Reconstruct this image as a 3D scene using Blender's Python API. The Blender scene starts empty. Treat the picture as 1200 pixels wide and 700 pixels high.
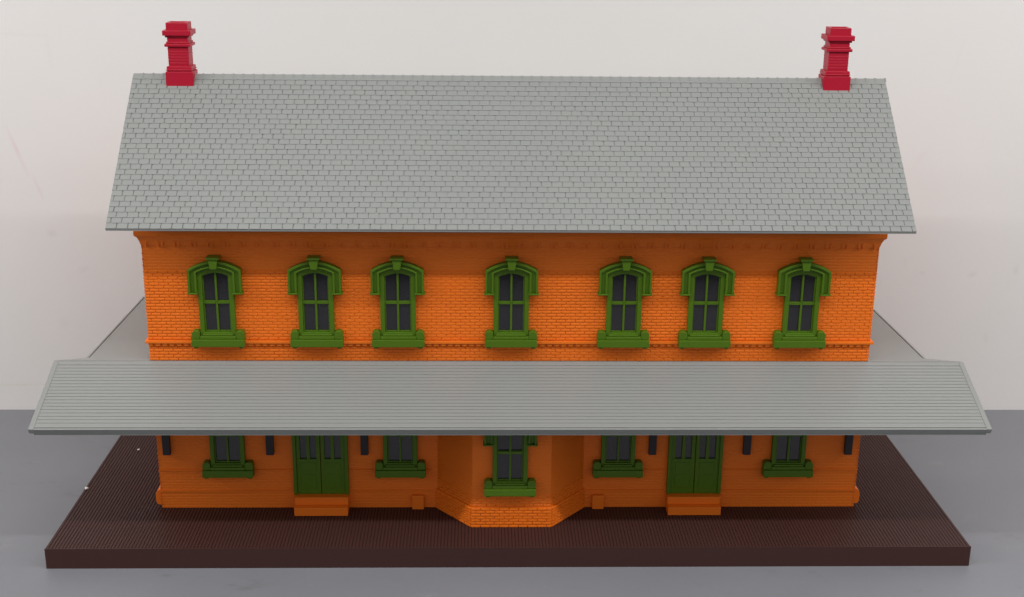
import bpy, math, random
from mathutils import Vector
random.seed(7)
S = 0.05                                   # one drawing unit is 5 cm (the brown base is 10 units wide)
sc = bpy.context.scene
col = sc.collection

# ------------------------------------------------------------------ materials
def new_mat(name):
    m = bpy.data.materials.new(name); m.use_nodes = True
    nt = m.node_tree; b = nt.nodes['Principled BSDF']
    return m, nt, b

def node(nt, kind, **kw):
    n = nt.nodes.new(kind)
    for k, v in kw.items(): setattr(n, k, v)
    return n

def math_node(nt, op, a, b=None, clamp=False):
    n = node(nt, 'ShaderNodeMath', operation=op, use_clamp=clamp)
    for i, v in enumerate((a, b)):
        if v is None: continue
        if isinstance(v, (int, float)): n.inputs[i].default_value = v
        else: nt.links.new(v, n.inputs[i])
    return n.outputs[0]

def mix_col(nt, fac, a, b):
    n = node(nt, 'ShaderNodeMix', data_type='RGBA')
    for s, v in ((n.inputs[0], fac), (n.inputs[6], a), (n.inputs[7], b)):
        if isinstance(v, (int, float)): s.default_value = v
        elif isinstance(v, tuple): s.default_value = v if len(v) == 4 else v + (1,)
        else: nt.links.new(v, s)
    return n.outputs[2]

def noise(nt, vec, scale, detail=4, rough=.55):
    n = node(nt, 'ShaderNodeTexNoise')
    n.inputs['Scale'].default_value = scale; n.inputs['Detail'].default_value = detail
    n.inputs['Roughness'].default_value = rough
    nt.links.new(vec, n.inputs['Vector']); return n.outputs['Fac']

def plastic(name, colr, rough=.45, var=.06, bump=.15, spec=.5, grain=500, rvar=.12):
    """moulded plastic: slightly uneven colour, sheen and skin"""
    m, nt, b = new_mat(name)
    tc = node(nt, 'ShaderNodeTexCoord').outputs['Object']
    n1 = noise(nt, tc, 14, 5); n2 = noise(nt, tc, grain, 2)
    lo = tuple(c * (1 - var) for c in colr); hi = tuple(min(1, c * (1 + var)) for c in colr)
    nt.links.new(mix_col(nt, n1, lo, hi), b.inputs['Base Color'])
    r = math_node(nt, 'MULTIPLY_ADD', n1, rvar); r.node.inputs[2].default_value = rough - rvar / 2
    nt.links.new(r, b.inputs['Roughness'])
    b.inputs['Specular IOR Level'].default_value = spec
    bp = node(nt, 'ShaderNodeBump'); bp.inputs['Strength'].default_value = bump; bp.inputs['Distance'].default_value = .0004
    nt.links.new(n2, bp.inputs['Height']); nt.links.new(bp.outputs[0], b.inputs['Normal'])
    return m

M = {}
M['orange'] = plastic('orange_plastic', (.735, .156, .009), .5, .05, spec=.3)
M['green'] = plastic('green_plastic', (.064, .134, .004), .42, .06, spec=.32)
M['shingle'] = plastic('grey_roof_plastic', (.228, .238, .230), .5, .05)
M['canopy'] = plastic('grey_canopy_plastic', (.236, .246, .239), .42, .04, .05)
M['red'] = plastic('red_plastic', (.36, .008, .026), .40, .08, spec=.25)
M['brown'] = plastic('brown_plastic', (.047, .0190, .0162), .55, .10, spec=.28)
M['dark'] = plastic('dark_bracket_plastic', (.012, .009, .013), .5)
M['glass'] = plastic('dark_glazing', (.016, .015, .018), .12, .05, 0, .8, rvar=.04)
M['crumb'] = plastic('white_crumb', (.8, .77, .74), .7)

def wall_material():
    m, nt, b = new_mat('white_painted_board')
    tc = node(nt, 'ShaderNodeTexCoord').outputs['Object']
    big = noise(nt, tc, 5, 5, .6); mid = noise(nt, tc, 22, 5, .6); fine = noise(nt, tc, 160, 3)
    c = mix_col(nt, big, (.665, .653, .643), (.708, .696, .686))
    # scuffs: sparse grey and pinkish marks
    sc1 = math_node(nt, 'MULTIPLY', math_node(nt, 'SUBTRACT', mid, .66, True), 2.2, True)
    c = mix_col(nt, sc1, c, (.60, .57, .54))
    sep = node(nt, 'ShaderNodeSeparateXYZ'); nt.links.new(tc, sep.inputs[0])
    X, Z = sep.outputs[0], sep.outputs[2]
    def blot(c, x, z, rx, rz, colr, amt, ang=0.0):
        """one smudge with a ragged edge at (x, z)"""
        x *= S; z *= S; rx *= S; rz *= S
        dx = math_node(nt, 'SUBTRACT', X, x); dz = math_node(nt, 'SUBTRACT', Z, z)
        ca, sa = math.cos(ang), math.sin(ang)
        u = math_node(nt, 'ADD', math_node(nt, 'MULTIPLY', dx, ca / rx), math_node(nt, 'MULTIPLY', dz, sa / rx))
        v = math_node(nt, 'ADD', math_node(nt, 'MULTIPLY', dx, -sa / rz), math_node(nt, 'MULTIPLY', dz, ca / rz))
        d = math_node(nt, 'SQRT', math_node(nt, 'ADD', math_node(nt, 'MULTIPLY', u, u), math_node(nt, 'MULTIPLY', v, v)))
        d = math_node(nt, 'ADD', d, math_node(nt, 'MULTIPLY', math_node(nt, 'SUBTRACT', mid, .5), 1.2))
        f = math_node(nt, 'MULTIPLY', math_node(nt, 'SUBTRACT', 1.0, d, True), amt * 2.0, True)
        f = math_node(nt, 'MULTIPLY', f, math_node(nt, 'MULTIPLY', fine, 1.6, True), True)
        return mix_col(nt, f, c, colr)
    for a in WALL_MARKS: c = blot(c, *a[:5], a[5] * .33, a[6])
    nt.links.new(c, b.inputs['Base Color'])
    b.inputs['Roughness'].default_value = .6
    bp = node(nt, 'ShaderNodeBump'); bp.inputs['Strength'].default_value = .25; bp.inputs['Distance'].default_value = .001
    nt.links.new(math_node(nt, 'ADD', mid, math_node(nt, 'MULTIPLY', fine, .3)), bp.inputs['Height'])
    nt.links.new(bp.outputs[0], b.inputs['Normal'])
    return m

WALL_MARKS = [   # x, z, radius across, radius along, colour, amount, tilt
    (-6.45, 3.45, .035, .42, (.62, .36, .38), .45, .33),
    (-6.22, 2.95, .030, .20, (.62, .40, .40), .45, .30),
    (-6.10, 2.32, .09, .07, (.45, .45, .42), .45, 0),
    (-5.72, 1.82, .10, .06, (.48, .46, .44), .35, .3),
    (-7.00, .98, .05, .05, (.40, .38, .37), .45, 0),
    (-6.05, 1.05, .14, .12, (.55, .52, .50), .35, 0),
    (-6.75, .14, .55, .025, (.55, .58, .36), .5, 0.03),
    (-6.3, 4.95, .5, .03, (.58, .56, .55), .35, -.05),
    (-5.9, 4.7, .04, .3, (.60, .58, .57), .35, .1),
    (5.55, 3.4, .05, .3, (.66, .54, .52), .4, -.6),
    (5.9, 4.7, .025, .6, (.62, .60, .59), .35, -.25),
    (5.75, 1.80, .07, .05, (.45, .43, .42), .45, 0),
    (6.45, 1.78, .09, .05, (.48, .44, .44), .45, .4),
    (7.05, 1.85, .06, .10, (.48, .45, .45), .45, 0),
    (6.75, .85, .05, .12, (.52, .48, .46), .4, .2),
    (5.5, 1.95, .05, .12, (.55, .52, .50), .35, .2),
    (4.9, 4.4, .35, .18, (.66, .63, .61), .3, 0),
]
M['wall'] = wall_material()

def table_material():
    m, nt, b = new_mat('grey_table_laminate')
    tc = node(nt, 'ShaderNodeTexCoord').outputs['Object']
    big = noise(nt, tc, 6, 5, .6); mid = noise(nt, tc, 40, 5, .65); fine = noise(nt, tc, 420, 2)
    c = mix_col(nt, big, (.160, .163, .180), (.214, .218, .240))
    st = math_node(nt, 'MULTIPLY', math_node(nt, 'SUBTRACT', mid, .62, True), 2.0, True)
    c = mix_col(nt, st, c, (.15, .148, .145))
    st2 = math_node(nt, 'MULTIPLY', math_node(nt, 'SUBTRACT', .36, mid, True), 2.0, True)
    c = mix_col(nt, st2, c, (.31, .31, .315))
    mp = node(nt, 'ShaderNodeMapping'); mp.inputs['Scale'].default_value = (1, 1.8, 1); mp.inputs['Rotation'].default_value = (0, 0, .5)
    nt.links.new(tc, mp.inputs['Vector'])
    sm = noise(nt, mp.outputs[0], 26, 6, .7)
    st3 = math_node(nt, 'MULTIPLY', math_node(nt, 'SUBTRACT', sm, .61, True), 3.5, True)
    c = mix_col(nt, st3, c, (.10, .10, .095))
    nt.links.new(c, b.inputs['Base Color'])
    r = math_node(nt, 'MULTIPLY_ADD', big, .2); r.node.inputs[2].default_value = .38
    nt.links.new(r, b.inputs['Roughness'])
    bp = node(nt, 'ShaderNodeBump'); bp.inputs['Strength'].default_value = .12; bp.inputs['Distance'].default_value = .0005
    nt.links.new(fine, bp.inputs['Height']); nt.links.new(bp.outputs[0], b.inputs['Normal'])
    return m
M['table'] = table_material()

# ------------------------------------------------------------------ mesh builder
class MB:
    def __init__(s): s.v = []; s.f = []
    def face(s, pts):
        k = len(s.v); s.v += [tuple(p) for p in pts]; s.f.append(tuple(range(k, k + len(pts))))
    def box(s, x0, x1, y0, y1, z0, z1):
        k = len(s.v)
        s.v += [(x, y, z) for z in (z0, z1) for y in (y0, y1) for x in (x0, x1)]
        for q in ((0, 2, 3, 1), (4, 5, 7, 6), (0, 1, 5, 4), (2, 6, 7, 3), (0, 4, 6, 2), (1, 3, 7, 5)):
            s.f.append(tuple(k + i for i in q))
        return s
    def prism(s, pts, axis, a, b):
        """convex outline pts swept along axis from a to b"""
        def P(p, t):
            if axis == 'x': return (t, p[0], p[1])
            if axis == 'y': return (p[0], t, p[1])
            return (p[0], p[1], t)
        n = len(pts); k = len(s.v)
        s.v += [P(p, a) for p in pts] + [P(p, b) for p in pts]
        s.f.append(tuple(k + i for i in range(n))); s.f.append(tuple(k + n + i for i in reversed(range(n))))
        for i in range(n):
            j = (i + 1) % n; s.f.append((k + i, k + n + i, k + n + j, k + j))
        return s
    def strip(s, outer, inner, y0, y1, closed=False):
        """band between two equal polylines in x,z, swept in y"""
        n = len(outer); k = len(s.v)
        for y in (y0, y1):
            s.v += [(p[0], y, p[1]) for p in outer]; s.v += [(p[0], y, p[1]) for p in inner]
        o0, i0, o1, i1 = k, k + n, k + 2 * n, k + 3 * n
        for a in range(n if closed else n - 1):
            b = (a + 1) % n
            s.f += [(o0 + a, o0 + b, i0 + b, i0 + a), (o1 + a, i1 + a, i1 + b, o1 + b),
                    (o0 + a, o1 + a, o1 + b, o0 + b), (i0 + a, i0 + b, i1 + b, i1 + a)]
        if not closed:
            for a in (0, n - 1): s.f.append((o0 + a, i0 + a, i1 + a, o1 + a))
        return s
    def build(s, name, mat, parent=None, loc=(0, 0, 0), bevel=0, origin=(0, 0, 0)):
        me = bpy.data.meshes.new(name)
        me.from_pydata([((x - origin[0]) * S, (y - origin[1]) * S, (z - origin[2]) * S) for x, y, z in s.v], [], s.f)
        me.update()
        import bmesh
        bm = bmesh.new(); bm.from_mesh(me); bmesh.ops.recalc_face_normals(bm, faces=bm.faces); bm.to_mesh(me); bm.free()
        o = bpy.data.objects.new(name, me); col.objects.link(o); me.materials.append(mat)
        o.location = Vector(loc) * S
        if parent: o.parent = parent
        if bevel:
            md = o.modifiers.new('edge', 'BEVEL'); md.width = bevel * S; md.segments = 2; md.limit_method = 'ANGLE'
        return o

def slab_cell(mb, O, U, V, N, u0, u1, v0, v1, h, ch, ct):
    """a raised cell (brick) on a plane: top face inset by ch"""
    k = len(mb.v)
    for (a, b, c) in ((u0, v0, 0), (u1, v0, 0), (u1, v1, 0), (u0, v1, 0),
                      (u0 + ch, v0 + ch, h), (u1 - ch, v0 + ch, h), (u1 - ch, v1 - ct, h), (u0 + ch, v1 - ct, h)):
        mb.v.append((O[0] + U[0] * a + V[0] * b + N[0] * c, O[1] + U[1] * a + V[1] * b + N[1] * c, O[2] + U[2] * a + V[2] * b + N[2] * c))
    mb.f += [(k + 4, k + 5, k + 6, k + 7)] + [(k + i, k + (i + 1) % 4, k + 4 + (i + 1) % 4, k + 4 + i) for i in range(4)]

ROW, BL, GAP, DEP, LOWDEP = .0345, .105, .0060, .0078, .0020     # the lower storey's bricks are much shallower
def bricks(mb, O, U, N, H, span, z0=0, dep=None, vgap=None, foot=0):
    """running-bond bricks on an upright face; span(z) gives the u limits of a row"""
    V = (0, 0, 1); r = 0; z = z0; vg = vgap or GAP
    while z + ROW <= H + 1e-6:
        a, b = span(z + ROW)
        u = a - (BL / 2 if r % 2 else 0)
        while u < b:
            l, h = max(a, u + vg / 2), min(b, u + BL - vg / 2)
            if h - l > .015:
                d = DEP if 1.73 < z < 2.80 or z < foot else LOWDEP   # the frieze under the eaves is nearly smooth too
                slab_cell(mb, O, U, V, N, l, h, z + GAP / 2, z + ROW - GAP / 2, (dep or d) * random.uniform(.92, 1.06), .0025, .0062)
            u += BL
        z += ROW; r += 1

def tag(o, label, cat, group=None, kind=None):
    if label: o['label'] = label
    if cat: o['category'] = cat
    if group: o['group'] = group
    if kind: o['kind'] = kind
    return o

# ------------------------------------------------------------------ key measures (from the photograph)
BX, BY1, BH = 5.0, 4.20, .232            # brown base
WX, WY, WYB = 3.98, .957, 3.25           # orange walls
EX, EY, EZ = 4.222, .564, 3.392          # main roof eave
RY, RZ = 2.103, 4.768                    # ridge
CX, CY, CZ = 5.035, -.021, 1.393         # canopy eave
DY, DZ = .952, 1.788                     # canopy top
ROOT = (0, RY, -BH)

root = bpy.data.objects.new('station_building', None); col.objects.link(root)
root.location = Vector(ROOT) * S; root.empty_display_size = .05
tag(root, 'orange brick model railway station with grey shingle roof, green windows and brown base', 'model building')
def part(mb, name, mat, parent=None, bevel=0, origin=None):
    """part whose points are given in scene units"""
    if parent is None or parent is root:
        o = origin or ROOT
        return mb.build(name, mat, root, (o[0] - ROOT[0], o[1] - ROOT[1], o[2] - ROOT[2]), bevel, o)
    po = parent['_o']
    return mb.build(name, mat, parent, (0, 0, 0), bevel, po)
ORI = {}
def part2(mb, name, mat, parent, origin, bevel=0):
    return mb.build(name, mat, parent, (0, 0, 0), bevel, origin)

# ------------------------------------------------------------------ brown base with fine planking
mb = MB(); n = 272; pw = 2 * BX / n
mb.box(-BX, BX, 0, BY1, -BH, -.007)
for i in range(n):
    x0 = -BX + i * pw
    mb.prism([(x0 + .002, -.0075), (x0 + .0055, 0), (x0 + pw - .0055, 0), (x0 + pw - .002, -.0075)], 'y', 0.016, BY1 - .016)
mb.box(-BX, BX, 0, .014, -.0072, .001); mb.box(-BX, BX, BY1 - .014, BY1, -.0072, .001)
part(mb, 'base', M['brown'])

# ------------------------------------------------------------------ orange walls
slope = (RZ - EZ) / (RY - EY)
def under_roof(y): return RZ - .06 - slope * abs(y - RY)
e = DEP
mb = MB()
mb.prism([(WY + e, 0), (WYB - e, 0), (WYB - e, under_roof(WYB)), (RY, under_roof(RY)), (WY + e, under_roof(WY))], 'x', -WX + e, WX - e)
bricks(mb, (-WX, WY + e, 0), (1, 0, 0), (0, -1, 0), 3.25, lambda z: (0, 2 * WX))
bricks(mb, (WX, WYB - e, 0), (-1, 0, 0), (0, 1, 0), 3.25, lambda z: (0, 2 * WX))
def gable(z):
    d = max(0.0, (z - under_roof(WY)) / slope + .01) if z > under_roof(WY) - .02 else 0
    return (d, (WYB - WY) - d)
for sx in (-1, 1):
    bricks(mb, (sx * (WX - e), WY, 0), (0, 1, 0), (sx, 0, 0), 4.6, gable)
wall = part(mb, 'wall', M['orange'])

# belt course with a row of dentils (sub-part)
mb = MB()
z0, z1 = 2.004, 2.034
for (x0, x1, y0, y1) in ((-WX - .03, WX + .03, WY - .034, WY), (-WX - .03, -WX, WY, WYB), (WX, WX + .03, WY, WYB), (-WX - .03, WX + .03, WYB, WYB + .03)):
    mb.box(x0, x1, y0, y1, z0, z1)
x = -WX
while x < WX - .05:
    mb.box(x, x + .05, WY - .020, WY, 1.972, z0 - .001); x += .078
part2(mb, 'belt_course', M['orange'], wall, ROOT, .004)

# plinth along the foot of the side walls, thin ledges along the front
for sx in (-1, 1):
    mb = MB()
    prof = [(sx * WX, .03), (sx * (WX + .045), .035), (sx * (WX + .062), .07), (sx * (WX + .062), .16), (sx * (WX + .045), .205), (sx * WX, .235)]
    mb.prism(prof, 'y', WY + .02, WYB)
    part2(mb, 'plinth', M['orange'], wall, ROOT, .006)
    for z in (.216, .472):
        mb = MB().box(min(sx * .90, sx * WX), max(sx * .90, sx * WX), WY - .008, WY, z - .007, z + .007)
        part2(mb, 'ledge', M['orange'], wall, ROOT)

# cornice under the eaves
mb = MB()
def cyma(mbb, zt):
    return [(.0, zt - .17), (.012, zt - .12), (.030, zt - .075), (.055, zt - .05), (.055, zt), (.0, zt)]
zt = 3.275
prof = cyma(mb, zt) + []
ring = prof[:-1] + [(-.03, zt), (-.03, zt - .17)]
k = len(mb.v)
for a, z in ring: mb.v += [(-WX - a, WY - a, z), (WX + a, WY - a, z), (WX + a, WYB + a, z), (-WX - a, WYB + a, z)]
for i in range(len(ring)):
    j = (i + 1) % len(ring)
    for q in range(4):
        r_ = (q + 1) % 4; mb.f.append((k + 4 * i + q, k + 4 * i + r_, k + 4 * j + r_, k + 4 * j + q))
cor = part(mb, 'cornice', M['orange'], bevel=.003)
mbc = MB()
out = [(-.075, -.11), (-.072, -.05), (-.045, -.012), (0, 0), (.045, -.012), (.072, -.05), (.075, -.11)]
inn = [(-.058, -.11), (-.053, -.058), (-.032, -.03), (0, -.02), (.032, -.03), (.053, -.058), (.058, -.11)]
mbc.strip(out, inn, -.017, .0)
cb = None; k = 0; nc = 45
for i in range(nc):
    x = -WX + .12 + i * (2 * WX - .24) / (nc - 1)
    if cb is None: cb = mbc.build('corbel', M['orange'], cor, (x - ROOT[0], WY - ROOT[1], 3.215 - ROOT[2])); o = cb
    else: o = cb.copy(); col.objects.link(o); o.parent = cor
    o.location = Vector((x - ROOT[0], WY - ROOT[1], 3.205 - ROOT[2])) * S

# ------------------------------------------------------------------ three-sided bay
BW, BF, BSX = .435, .49, .835
mb = MB()
def bay_poly(d=0): return [(-BSX + d, WY + .02), (-BW + d * .5, BF + d), (BW - d * .5, BF + d), (BSX - d, WY + .02)]
mb.prism(bay_poly(e), 'z', 0, 1.42)
bricks(mb, (-BW, BF + e, 0), (1, 0, 0), (0, -1, 0), 1.40, lambda z: (0, 2 * BW), foot=.36)
L = math.hypot(BSX - BW, WY - BF)
for sx in (-1, 1):
    U = (sx * (BSX - BW) / L, (WY - BF) / L, 0); N = (sx * U[1] * 1.0, -abs(U[0]), 0)
    bricks(mb, (sx * (BW - e * .5), BF + e, 0), U, N, 1.40, lambda z: (0, L), foot=.36)
bay = part(mb, 'bay', M['orange'])
mb = MB()
mb.prism([(-BSX - .02, WY + .01), (-BW - .012, BF - .010), (BW + .012, BF - .010), (BSX + .02, WY + .01)], 'z', 0, .2415)
bricks(mb, (-BW - .012, BF - .010, 0), (1, 0, 0), (0, -1, 0), .2415, lambda z: (0, 2 * BW + .024), dep=.014, vgap=.003)
for sx in (-1, 1):
    L2 = math.hypot(BSX - BW + .008, WY - BF + .02)
    U = (sx * (BSX - BW + .008) / L2, (WY - BF + .02) / L2, 0); N = (sx * U[1], -abs(U[0]), 0)
    bricks(mb, (sx * (BW + .012), BF - .010, 0), U, N, .2415, lambda z: (0, L2), dep=.011, vgap=.003)
part2(mb, 'bay_plinth', M['orange'], bay, ROOT)

# ------------------------------------------------------------------ main roof with individual shingles
mb = MB()
th = .034
ce = math.cos(math.atan(slope)); se = math.sin(math.atan(slope)); SL = (RY - EY) / ce
for sgn in (1, -1):
    def Y(y): return RY + sgn * (y - RY)
    a = [(Y(EY), EZ - .006), (Y(RY), RZ - .006), (Y(RY), RZ - th / ce), (Y(EY + .002), EZ - .026)]
    mb.prism(a, 'x', -EX, EX)
    O = (-EX, Y(EY), EZ - .006); U = (1, 0, 0); V = (0, sgn * ce, se); N = (0, -sgn * se, ce)
    rows = 30; rh = SL / rows; sw = .1135
    for r in range(rows):
        v0, v1 = r * rh, (r + 1) * rh + .012
        u = -(sw / 2 if r % 2 else 0) - .012 * (r % 3)
        while u < 2 * EX:
            w = sw; j0, j1 = random.uniform(-.003, .003), random.uniform(-.003, .003)
            l, h = max(0, u + .0044 + j0), min(2 * EX, u + w - .0044 + j1)
            if h - l > .012:
                t = .0108 + random.uniform(-.0006, .0006)
                vv1 = min(v1, SL)
                k = len(mb.v)
                for (p, q, c) in ((l, v0, 0), (h, v0, 0), (h, vv1, 0), (l, vv1, 0), (l, v0, t), (h, v0, t), (h, vv1, .0055), (l, vv1, .0055)):
                    mb.v.append(tuple(O[i] + U[i] * p + V[i] * q + N[i] * c for i in range(3)))
                mb.f += [(k + 4, k + 5, k + 6, k + 7), (k, k + 1, k + 5, k + 4), (k + 1, k + 2, k + 6, k + 5), (k + 3, k, k + 4, k + 7)]
            u += w
roof = part(mb, 'roof', M['shingle'])
mb = MB()
for i in range(76):
    x0 = -EX + i * 2 * EX / 76; x1 = x0 + 2 * EX / 76
    mb.prism([(RY - .05, RZ - .05 * slope + .006), (RY, RZ + .010), (RY + .05, RZ - .05 * slope + .006), (RY, RZ - .02)], 'x', x0 + .003, x1 - .003)
    mb.prism([(RY - .036, RZ - .036 * slope + .010), (RY - .006, RZ + .016), (RY + .006, RZ + .016), (RY + .036, RZ - .036 * slope + .010), (RY, RZ - .02)], 'x', x1 - .008, x1 + .008)
part2(mb, 'ridge_cap', M['shingle'], roof, ROOT)

# ------------------------------------------------------------------ chimneys
def chimney(cx):
    o = (cx, RY, RZ - .1)
    def H(z): return 4.656 + (z - 4.656) * .935 - o[2] if z > 4.6 else z - o[2]
    def tier(mb, hw, hd, z0, z1): mb.box(-hw, hw, -hd, hd, H(z0), H(z1))
    mb = MB(); tier(mb, .113, .100, 4.88, 5.335)
    for i in range(6): tier(mb, .1145, .1015, 4.905 + i * .034, 4.930 + i * .034)     # brick courses of the shaft
    c = mb.build('chimney', M['red'], root, (o[0] - ROOT[0], o[1] - ROOT[1], o[2] - ROOT[2]), .004)
    mb = MB(); tier(mb, .151, .128, 4.52, 4.825); mb.build('chimney_base', M['red'], c, bevel=.006)
    mb = MB(); tier(mb, .137, .118, 4.8252, 4.885); tier(mb, .144, .124, 4.838, 4.852); mb.build('chimney_step', M['red'], c, bevel=.006)
    mb = MB(); tier(mb, .143, .125, 5.115, 5.150); tier(mb, .126, .110, 5.150, 5.172); mb.build('chimney_band', M['red'], c, bevel=.006)
    mb = MB(); tier(mb, .155, .138, 5.245, 5.305); tier(mb, .132, .116, 5.222, 5.246); mb.build('chimney_collar', M['red'], c, bevel=.006)
    mb = MB()
    for (x0, x1, y0, y1) in ((-.118, .118, -.106, -.070), (-.118, .118, .070, .106), (-.118, -.082, -.0695, .0695), (.082, .118, -.0695, .0695)):
        mb.box(x0, x1, y0, y1, H(5.30), H(5.392))
    mb.build('chimney_cap', M['red'], c, bevel=.005)
    return c
ch = [chimney(-3.685), chimney(3.645)]

# ------------------------------------------------------------------ platform canopy with lapped boards
cs = (DZ - CZ) / (DY - CY); cc = math.cos(math.atan(cs)); cn = math.sin(math.atan(cs)); CL = (DY - CY) / cc
mb = MB()
mb.prism([(CY + .006, CZ - .012), (DY, DZ - .012), (DY, DZ - .055), (CY + .02, CZ - .05)], 'x', -CX + .004, CX - .004)
nb = 19; O = (0, CY, CZ - .008)
prof = []
L0, L1 = .05, CL - .06
prof_pts = [(0, -.004), (0, .010), (L0 * .45, .010), (L0 * .46, .002), (L0 * .62, .002), (L0 * .63, .011)]
for i in range(nb):
    a = L0 + (L1 - L0) * i / nb; b = L0 + (L1 - L0) * (i + 1) / nb
    prof_pts += [(a, .0110), (b - .005, .0092), (b - .004, .0068), (b - .0005, .0068)]
prof_pts += [(L1, .012), (CL, .012), (CL, -.004)]
k = len(mb.v); xs = (-CX + .055, CX - .055)
for xx in xs:
    for (v, c) in prof_pts: mb.v.append((xx, O[1] + cc * v - cn * c, O[2] + cn * v + cc * c))
n = len(prof_pts)
for i in range(n - 1): mb.f.append((k + i, k + i + 1, k + n + i + 1, k + n + i))
canopy = part(mb, 'canopy', M['canopy']); canopy.location.x += .012 * S
for sx in (-1, 1):
    mb = MB(); pts = [(v, c) for v, c in ((0, -.03), (0, .014), (CL, .014), (CL, -.03))]
    mb.prism([(O[1] + cc * v - cn * c, O[2] + cn * v + cc * c) for v, c in pts], 'x', sx * (CX - .0545), sx * CX)
    part2(mb, 'rake_trim', M['canopy'], canopy, ROOT, .003)
mb = MB()
mb.box(-CX + .045, CX - .045, CY + .030, CY + .060, CZ - .075, CZ - .022)
part2(mb, 'fascia', M['canopy'], canopy, ROOT)
mb = MB()
k = [(-CX + .01, DY + .004), (CX - .01, DY + .004), (4.66, 1.065), (4.60, WYB + .05), (-4.64, WYB + .05), (-4.70, 1.055)]
mb.prism(k, 'z', DZ - .045, DZ - .014)
g, rw = .014, .020                                     # a groove sets the edge moulding off from the flat
mb.prism([k[0], k[1], (4.66 - g - rw, 1.065), (4.60 - g - rw, WYB + .05), (-4.64 + g + rw, WYB + .05), (-4.70 + g + rw, 1.055)], 'z', DZ - .0139, DZ + .004)
mb.prism([(-4.70, 1.055), (-4.70 + rw, 1.055), (-4.64 + rw, WYB + .05), (-4.64, WYB + .05)], 'z', DZ - .0139, DZ + .004)
mb.prism([(4.66, 1.065), (4.66 - rw, 1.065), (4.60 - rw, WYB + .05), (4.60, WYB + .05)], 'z', DZ - .0139, DZ + .004)
part(mb, 'side_roof', M['canopy'])

# ------------------------------------------------------------------ canopy brackets
mb = MB()
mb.box(-.042, .042, -.055, 0, 0, 1.0)
mb.prism([(-.0552, .27), (-.0552, .39), (-.56, .755), (-.64, .720)], 'x', -.036, .036)
mb.prism([(-.0552, .93), (-.0552, 1.01), (-.72, .742), (-.72, .662)], 'x', -.034, .034)
br0 = None
for x in (-3.865, -2.71, -1.65, 1.605, 2.68, 3.84):
    loc = (x - ROOT[0], WY - ROOT[1], .68 - ROOT[2])
    if br0 is None: br0 = mb.build('bracket', M['dark'], root, loc, .004)
    else:
        o = br0.copy(); col.objects.link(o); o.parent = root; o.location = Vector(loc) * S

# ------------------------------------------------------------------ windows (origin: middle of the sill's foot, on the wall face)
def arch(hw, zb, zs, rise, n=12):
    """polyline: up the left side, over a shallow arc, down the right side"""
    pts = [(-hw, zb), (-hw, (zb + zs) / 2)]
    for i in range(n + 1):
        t = -1 + 2 * i / n; pts.append((hw * t, zs + rise * (1 - t * t)))
    return pts + [(hw, (zb + zs) / 2), (hw, zb)]
def make_window():
    mb = MB()
    mb.strip(arch(.192, .10, .835, .055), arch(.143, .155, .795, .035), -.062, .0, closed=True)
    w = mb.build('window', M['green'], root, (0, 0, 0), .006)
    mb = MB()
    mb.box(-.011, .011, -.040, -.005, .15, .825)
    mb.box(-.145, -.0115, -.044, -.005, .475, .507); mb.box(.0115, .145, -.044, -.005, .475, .507)
    mb.strip(arch(.1428, .155, .795, .035), arch(.131, .168, .783, .035), -.034, -.005, closed=True)
    mb.build('sash', M['green'], w, bevel=.003)
    mb = MB(); mb.prism([p for p in arch(.142, .156, .794, .034)], 'y', -.012, -.003); mb.build('pane', M['glass'], w)
    mb = MB()                                             # arched hood with raised rims
    mb.strip(arch(.280, .615, .865, .095), arch(.1925, .615, .835, .056), -.078, 0)
    mb.strip(arch(.285, .615, .868, .098), arch(.262, .615, .848, .092), -.105, -.079)
    mb.strip(arch(.216, .615, .845, .062), arch(.193, .615, .8355, .0562), -.100, -.079)
    for s in (-1, 1): mb.box(min(s * .186, s * .296), max(s * .186, s * .296), -.115, 0, .598, .6145)
    mb.build('hood', M['green'], w, bevel=.005)
    mb = MB()
    mb.prism([(-.034, .885), (.034, .885), (.052, .995), (-.052, .995)], 'y', -.135, -.02)
    mb.box(-.070, .070, -.15, -.02, .9955, 1.018)
    mb.build('keystone', M['green'], w, bevel=.005)
    mb = MB()
    mb.box(-.285, .285, -.115, 0, 0, .082)
    for s in (-1, 1):
        mb.prism([(s * .194, .0825), (s * .283, .0825), (s * .283, .150), (s * .262, .176), (s * .215, .176), (s * .194, .160)], 'y', -.092, 0)
        mb.prism([(s * .21, -.0005), (s * .275, -.0005), (s * .262, -.024), (s * .223, -.024)], 'y', -.09, 0)
    mb.box(-.1935, .1935, -.098, 0, .0825, .118); mb.box(-.165, .165, -.085, 0, .1182, .140)
    mb.build('sill', M['green'], w, bevel=.006)
    return w
def copy_part(src, loc):
    o = src.copy(); col.objects.link(o); o.parent = root; o.location = Vector(loc) * S
    for c in src.children:
        d = c.copy(); col.objects.link(d); d.parent = o
    return o
w0 = make_window(); first = True
spots = [(x, WY, 1.992) for x in (-3.201, -2.132, -1.245, -.014, 1.218, 2.115, 3.165)]
spots += [(x, WY, .430) for x in (-3.185, -1.248, 1.215, 3.157)] + [(-.020, BF, .425)]
for (x, y, z) in spots:
    loc = (x - ROOT[0], y - ROOT[1], z - ROOT[2])
    if first: w0.location = Vector(loc) * S; first = False
    else: copy_part(w0, loc)

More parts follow.
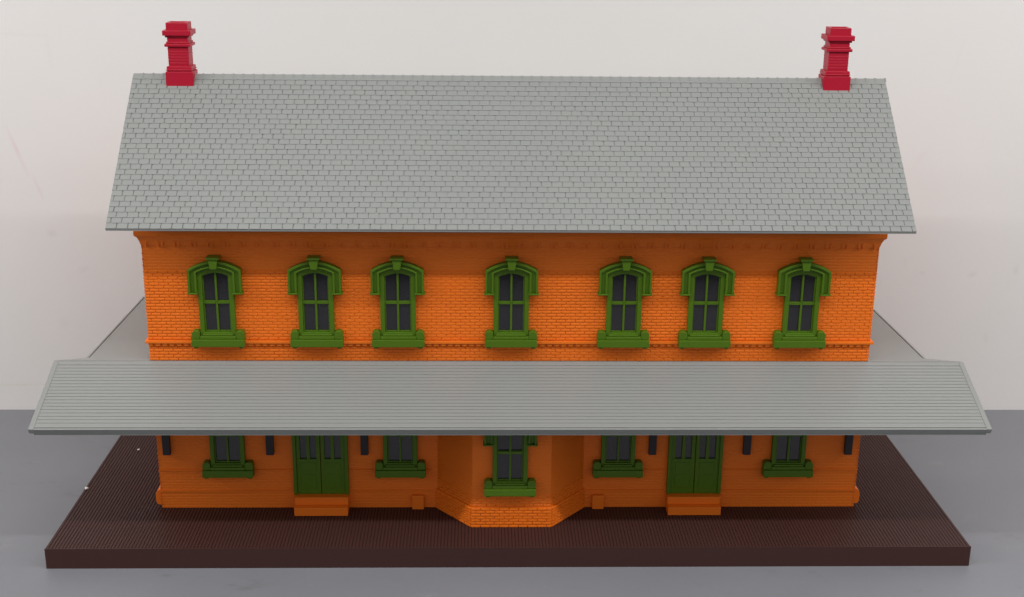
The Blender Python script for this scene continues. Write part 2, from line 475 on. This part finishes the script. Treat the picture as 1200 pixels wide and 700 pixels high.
# ------------------------------------------------------------------ double doors
SLOT = ((-.229, -.155), (-.117, -.047), (.047, .117), (.155, .229))
def make_door():
    mb = MB()
    mb.box(-.310, -.272, -.055, 0, 0, 1.16); mb.box(.272, .310, -.055, 0, 0, 1.16); mb.box(-.310, .310, -.055, 0, 1.1605, 1.22)
    mb.strip(arch(.335, .90, 1.12, .13), arch(.311, .90, 1.10, .12), -.08, 0)
    d = mb.build('door', M['green'], root, bevel=.004)
    for s in (-1, 1):
        mb = MB()
        sl = SLOT[:2] if s < 0 else SLOT[2:]
        a, b = (-.2715, -.004) if s < 0 else (.004, .2715)
        mb.box(a, b, -.036, 0, 0, .430); mb.box(a, b, -.036, 0, 1.04, 1.16)
        xs = [a, sl[0][0], sl[0][1], sl[1][0], sl[1][1], b]
        for i in (0, 2, 4): mb.box(xs[i], xs[i + 1], -.036, 0, .4302, 1.0398)
        mb.box(a + .05, b - .05, -.043, -.0362, .075, .24); mb.box(a + .05, b - .05, -.043, -.0362, .285, .39)
        mb.build('door_leaf', M['green'], d, bevel=.004)
        for (p, q) in sl: MB().box(p + .001, q - .001, -.010, -.002, .431, 1.039).build('pane', M['glass'], d)
    return d
d0 = make_door(); d0.location = Vector((-2.148, WY - ROOT[1], .192 - ROOT[2])) * S
copy_part(d0, (2.098, WY - ROOT[1], .192 - ROOT[2]))

# door steps and little foot blocks beside the bay
mb = MB()
mb.box(-.302, .302, -.205, -.001, 0, .098); mb.box(-.302, .302, -.125, -.001, .0985, .190)
st = mb.build('steps', M['orange'], root, (-2.142, WY - ROOT[1], -ROOT[2]), .005)
o = st.copy(); col.objects.link(o); o.parent = root; o.location = Vector((2.092, WY - ROOT[1], -ROOT[2])) * S
mb = MB().box(-.066, .066, -.05, -.001, 0, .170)
fb = mb.build('foot_block', M['orange'], root, (-1.055, WY - ROOT[1], -ROOT[2]), .006)
o = fb.copy(); col.objects.link(o); o.parent = root; o.location = Vector((1.005, WY - ROOT[1], -ROOT[2])) * S

# ------------------------------------------------------------------ crumbs on the base
def crumb(x, y, r, label):
    mb = MB(); pts = []
    import bmesh
    bm = bmesh.new(); bmesh.ops.create_icosphere(bm, subdivisions=1, radius=r * S)
    for v in bm.verts: v.co = Vector((v.co.x * 1.25, v.co.y, v.co.z * .8)) * random.uniform(.75, 1.2)
    me = bpy.data.meshes.new('crumb'); bm.to_mesh(me); bm.free(); me.materials.append(M['crumb'])
    o = bpy.data.objects.new('crumb', me); col.objects.link(o); o.location = (x * S, y * S, r * .7 * S)
    tag(o, label, 'crumb', 'white crumbs lying on the brown base')
crumb(-4.97, 1.44, .021, 'tiny white crumb on the very edge of the brown base')
crumb(-4.645, 2.545, .015, 'tiny white crumb on the brown base under the canopy end')

# ------------------------------------------------------------------ table and wall behind
mb = MB().box(-15, 15, -8.4, 4.437, -1.0, -BH - .002)
t = mb.build('tabletop', M['table']); tag(t, 'plain grey tabletop the model stands on', 'table', kind='structure')
mb = MB().box(-15, 15, 4.44, 5.2, -1.5, 14)
w = mb.build('back_wall', M['wall']); tag(w, 'scuffed white painted wall behind the model', 'wall', kind='structure')

# ------------------------------------------------------------------ light: one long tube lamp overhead, in front
ld = bpy.data.lights.new('tube_lamp', 'AREA'); ld.shape = 'RECTANGLE'; ld.size = 64 * S; ld.size_y = .5 * S
ld.energy = 7.9; ld.color = (1, .975, .95)
lo = bpy.data.objects.new('tube_lamp', ld); col.objects.link(lo)
lp = Vector((0.3, -5.2, 12.2)); lo.location = lp * S
lo.rotation_euler = (Vector((0.3, 1.5, 1.5)) - lp).to_track_quat('-Z', 'Y').to_euler()
for sx in (-1, 1):                          # unseen fill lights added at either side to even the back wall
    l2 = bpy.data.lights.new('side_fill', 'AREA'); l2.shape = 'RECTANGLE'; l2.size = 6 * S; l2.size_y = 5 * S
    l2.energy = 1.8; l2.color = (1, .975, .95)
    o2 = bpy.data.objects.new('side_fill', l2); col.objects.link(o2)
    p2 = Vector((sx * 17, -4.0, 11.0)); o2.location = p2 * S
    o2.rotation_euler = (Vector((0, 2.5, 1.0)) - p2).to_track_quat('-Z', 'Y').to_euler()
W = bpy.data.worlds.new('World'); sc.world = W; W.use_nodes = True
nt = W.node_tree; bg = nt.nodes['Background']                # a dim room: pale ceiling and walls, dark floor
tcw = node(nt, 'ShaderNodeTexCoord'); sp = node(nt, 'ShaderNodeSeparateXYZ'); nt.links.new(tcw.outputs['Generated'], sp.inputs[0])
rp = node(nt, 'ShaderNodeValToRGB'); nt.links.new(sp.outputs[2], rp.inputs[0])
rp.color_ramp.elements[0].position = 0.0; rp.color_ramp.elements[0].color = (.07, .068, .07, 1)
rp.color_ramp.elements[1].position = .12; rp.color_ramp.elements[1].color = (1, .99, .985, 1)
nt.links.new(rp.outputs[0], bg.inputs[0]); bg.inputs[1].default_value = .60

# ------------------------------------------------------------------ camera
cd = bpy.data.cameras.new('camera'); cam = bpy.data.objects.new('camera', cd); col.objects.link(cam); sc.camera = cam
cam.location = Vector((-.37383, -12.28748, 6.71271)) * S
cam.rotation_euler = (1.264318, -.010401, -.024517)
cd.sensor_fit = 'HORIZONTAL'; cd.sensor_width = 36; cd.lens = 1493.37 / 1200 * 36; cd.clip_start = .01; cd.clip_end = 50
sc.view_settings.view_transform = 'Standard'; sc.view_settings.look = 'None'
sc.view_settings.exposure = 0; sc.view_settings.gamma = 1
sc.render.engine = 'CYCLES'; sc.cycles.max_bounces = 8
